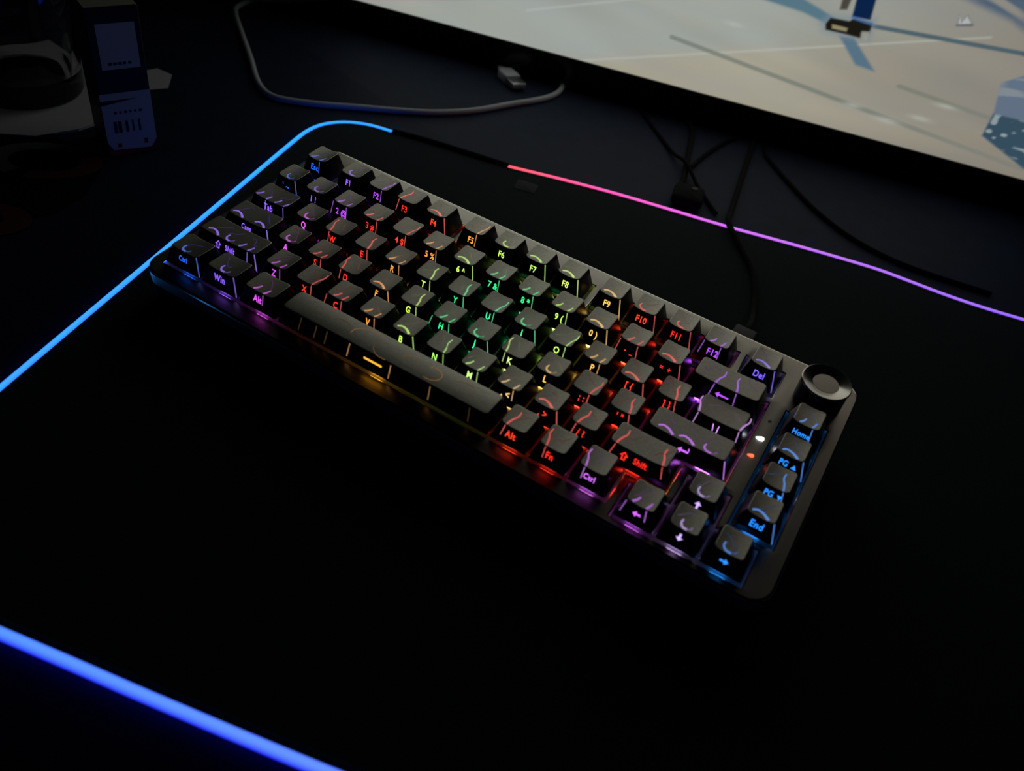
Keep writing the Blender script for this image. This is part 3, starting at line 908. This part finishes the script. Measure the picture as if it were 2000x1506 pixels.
# loose usb plug
pl = tag(empty('usb_plug', W(45, 262, DZ)), 'small grey-white USB plug lying loose near the white cable', 'plug')
ang = math.atan2(246.4 - 277.8, 60.3 - 30.4)
def plpart(name, mb, mats, smooth=40):
    o = link(name, mb.mesh(name, smooth), mats, pl); o.rotation_euler = (0, 0, ang); return o
mb = MB()
mb.loops([[(x, y * w_, 4 + (z - 4) * w_) for y, z in rrect(-7, 7, 0, 8, 2, 4)] for x, w_ in ((-21, .3), (-16, .5), (-11, .95), (-2, 1.0), (3, .98), (4, .9))]); plpart('plug_shell', mb, M_cable_white)
mb = MB(); rbox(mb, 4, 16, -6, 6, 1.8, 6.3, r=.6, b=.3); plpart('metal_connector', mb, M_steel)
mb = MB(); mb.tube(catmull([(-20, 0, 4), (-30, 1, 2.5), (-45, 8, 1.6), (-70, 25, 1.6), (-110, 40, 1.6)], 6), 1.5, 8); plpart('cord', mb, M_cable_black)
# keyboard cable
def kw(x, y, z):
    return KM @ V3((x, y, z)) + V3((0, 0, 38.92))
p0 = kw(258.5, 36, -18.5); p1 = kw(258.5, 41, -18.8)
cr = 2.0
cable('keyboard_cable', [p0, p1, (264.5, 2, 14), (266.6, 22, 5), (266.9, 41.2, cr), (265.8, 57.8, cr), (262.2, 77, cr), (254.5, 95.1, cr), (246.8, 110.9, 3.0), (242.3, 121, 3.6), (241.3, 130, 2.6), (241.9, 140, .2), (243, 158, DZ + cr), (244.2, 189.4, DZ + cr), (245.8, 225.5, DZ + cr), (247.2, 254.7, DZ + cr), (249, 300, DZ + cr), (252, 330, DZ + cr)],
      cr, M_cable_black, 'black keyboard cable crossing the pink and purple light line', 'cable', (243, 165, -4))
# other dark cables below the monitor
def desk_cable(pts, r, label):
    cable('cable', [(x, y, DZ + r + z) for x, y, z in pts], r, M_cable_black, label, 'cable')
desk_cable([(203.5, 160, 0), (204.2, 185.5, 0), (201.9, 220, 0), (199.4, 257.5, 0), (194, 282, 0), (192, 320, 0)], 2.1, 'thick black cable ending in a plug near the light line')
desk_cable([(140, 300, 0), (160.2, 264.3, 0), (176.7, 237.2, 0), (191, 212.9, 1), (202.6, 195, 4.8), (214.2, 174.7, 1), (224, 158, 0), (233, 142, 0)], 1.4, 'thin black cable running across the thick one under the monitor')
desk_cable([(206.5, 199, 0), (214.9, 228.4, 0), (227.4, 261, 0), (241, 286, 0), (244, 320, 0)], 1.6, 'black cable branching off the thick one toward the monitor centre')
desk_cable([(256, 285, 0), (259, 258, 0), (265.9, 242.6, 0), (283.4, 213.5, 0), (303.5, 184.7, 0), (330, 160, 0), (365, 145, 0), (420, 140, 0)], 1.5, 'thin black cable curving off along the purple part of the light line')
pk = tag(empty('cable_plug', W(210, 160, DZ)), 'black moulded plug on the thick cable behind the pink light line', 'plug')
mb = MB(); rbox(mb, -10, 12, -24, 0, 0, 9, r=5, b=3); link('plug_body', mb.mesh('plug_body', 40), M_cable_black, pk)
mb = MB(); mb.lathe([(2.2, 8.8), (2.2, 9.4), (1.6, 9.6)], 20, 4, -7); link('metal_stud', mb.mesh('metal_stud', 40), mat('dull_stud', (.05, .05, .055), .6), pk)

# ------------------------------------------------------------------ things at the left
# slim upright carton
bx = tag(empty('carton', W(-127, 10.7, DZ)), 'slim upright dark carton with a white label and a barcode label', 'box')
bang = math.atan2(22.4 + 1.1, -118 + 136.1)                 # direction of the front face's bottom edge
BW, BD, BH = 29.6, 29.0, 90.0
def bpart(name, mb, mats, smooth=None):
    o = link(name, mb.mesh(name, smooth), mats, bx); o.rotation_euler = (0, 0, bang); return o
# local: x along the front edge, y into the box (front face at y = 0)
mb = MB(); rbox(mb, -BW / 2, BW / 2, 0, BD, 0, BH, r=.7, b=.35, n=2); bpart('box_body', mb, M_boxdark)
def face_rect(name, x0, x1, z0, z1, mats, y=-.12):
    mb = MB().box(x0, x1, y, .05, z0, z1); return bpart(name, mb, mats)
face_rect('red_base', -BW / 2 + .3, BW / 2 - .3, .4, 12, M_boxred, -.06)
mb = MB()
mb.loops([[(x, y, z) for x, z in [(-BW / 2 + .2, 9.5), (-BW / 2 + 3, 4.2), (BW / 2 - 4, 3.0), (BW / 2 - .2, 8.5), (BW / 2 - .2, 37), (-BW / 2 + .2, 33)]] for y in (.02, -.14)]); bpart('barcode_label', mb, M_label)
face_rect('label_band', -BW / 2 + .1, BW / 2 - .1, 36, 40.2, M_label, -.10)
lab = face_rect('square_label', -BW / 2 + 4.6, BW / 2 - 3.4, 54.5, 81, M_label, -.14)
rb = random.Random(4)
x = -9.5
for wbar, gap_ in ((2.0, .5), (2.2, 2.2), (1.6, 2.4), (1.0, 2.6), (1.3, .4)):
    face_rect('print_bar', x, x + wbar, 15, 22.5, M_ink, -.2); x += wbar + gap_
for k_ in range(6):
    face_rect('print_line', -8 + k_ * 2.9, -8 + k_ * 2.9 + rb.uniform(1.3, 2.3), 27.2, 28.8, M_ink, -.2)
for k_ in range(5):
    face_rect('print_line', -6.5 + k_ * 2.8, -6.5 + k_ * 2.8 + rb.uniform(1.4, 2.2), 57, 58.6, M_ink, -.2)
face_rect('red_mark', -9, -6.6, 5.6, 8.2, M_inkred, -.2); face_rect('red_mark', 7, 9.2, 6.0, 9.4, M_inkred, -.2)
mb = MB(); rbox(mb, -BW / 2 + .5, BW / 2 - .5, .6, BD - .6, BH - .2, BH + .3, r=.6, b=.1, n=2); bpart('top_flap', mb, M_beige)
# slip of paper behind the carton
mb = MB()
pts = [(-186, 122), (-172, 119), (-162, 99), (-176, 84), (-196, 102)]
mb.loops([[(x_, y_, z_) for x_, y_ in pts] for z_ in (DZ, DZ + .3)])
tag(link('paper_slip', mb.mesh('paper_slip', off=(-178, 104, DZ)), M_paper, None, W(-178, 104, DZ)), 'white scrap of paper lying behind the slim carton', 'paper')
# folded napkin with the drinking glass
mb = MB()
pts = [(-300, 60), (-270, 0), (-205, -14), (-186, -5), (-171, 16), (-168, 27), (-178, 48), (-200, 95), (-260, 110)]
mb.loops([[(x_ + i_, y_ + i_, z_) for x_, y_ in pts] for z_, i_ in ((DZ, 0), (DZ + 1.2, 0), (DZ + 1.6, .4))])
tag(link('napkin', mb.mesh('napkin', off=(-230, 45, DZ)), M_paper, None, W(-230, 45, DZ)), 'folded white paper napkin under the drinking glass', 'napkin')
gl = tag(empty('drinking_glass', W(-230, 44, DZ + 1.6)), 'clear drinking glass with a thick base standing on the napkin', 'glass')
mb = MB()
mb.lathe([(.5, 0), (30, 0), (33.5, 1.2), (35, 4), (35.6, 30), (37.5, 70), (40, 120), (39.2, 121), (37.6, 120), (35.0, 70), (32.6, 30), (30, 16), (24, 11.5), (.5, 10)], 64, 0, 0, True, True)
link('glass_body', mb.mesh('glass_body', 30), M_glass, gl)
# printed mat at the left edge
mt = tag(empty('printed_mat', W(-190, -70, DZ)), 'thin black mat printed with large grey and red rounded shapes', 'mat')
MOF = (-190, -70, DZ)
mb = MB()
pts = [(-330, 40), (-300, -160), (-150, -118), (-122, -66), (-120, -44), (-131, -17), (-175, 2)]
mb.loops([[(x_, y_, z_) for x_, y_ in pts] for z_ in (DZ, DZ + 1.0)])
link('mat_sheet', mb.mesh('mat_sheet', off=MOF), M_mat, mt)
def ring(name, c, rx, ry, th_, a0, a1, rot, mats):
    mb = MB(); L = []
    n = 28
    for i in range(n + 1):
        a = math.radians(a0 + (a1 - a0) * i / n)
        ca, sa = math.cos(rot), math.sin(rot)
        for r_ in (1.0, th_):
            px, py = rx * r_ * math.cos(a), ry * r_ * math.sin(a)
            L.append((c[0] + px * ca - py * sa, c[1] + px * sa + py * ca, DZ + 1.12))
    mb.add(L, [(2 * i, 2 * i + 1, 2 * i + 3, 2 * i + 2) for i in range(n)])
    link(name, mb.mesh(name, off=MOF), mats, mt)
ring('grey_print', (-163, -25), 33, 21, .62, 60, 240, math.radians(20), M_matgrey)
ring('red_print', (-163, -25), 33, 21, .62, -100, 40, math.radians(20), M_matred)
ring('red_print', (-150, -92), 26, 17, .45, -120, 110, math.radians(20), M_matred)
ring('grey_print', (-150, -92), 26, 17, .45, 120, 230, math.radians(20), M_matgrey)

# ------------------------------------------------------------------ gaming mouse added out of view on the pad, right of the keyboard
ms = tag(empty('added_mouse', W(440, -215, 0)), 'added black computer mouse, out of view on the pad right of the keyboard', 'mouse')
mb = MB()
prof = [(0.0, .90, .6), (.10, .97, 3.5), (.35, 1.0, 12), (.6, .96, 22), (.8, .84, 31), (.93, .6, 36.5), (1, .25, 38.5)]
L = []
for t_, k_, z_ in prof:
    ring_ = []
    for j in range(40):
        a = 2 * math.pi * j / 40
        ca, sa = math.cos(a), math.sin(a)
        x_ = 32 * (abs(ca) ** .8) * (1 if ca > 0 else -1) * (1 - .10 * math.cos(2 * a) * .3)
        y_ = 60 * (abs(sa) ** .9) * (1 if sa > 0 else -1)
        ring_.append((x_ * k_, y_ * k_ - 6 * t_, z_ + .2 - .12 * abs(y_ * k_ + 10) * t_))
    L.append(ring_)
mb.loops(L); link('mouse_body', mb.mesh('mouse_body', 50), M_black, ms)
mb = MB(); mb.lathe([(10, -3.5), (11.5, -2), (11.5, 2), (10, 3.5)], 32); o = link('scroll_wheel', mb.mesh('scroll_wheel', 40), M_rubber, ms, (0, 26 * MM, 24 * MM), (0, math.pi / 2, 0))
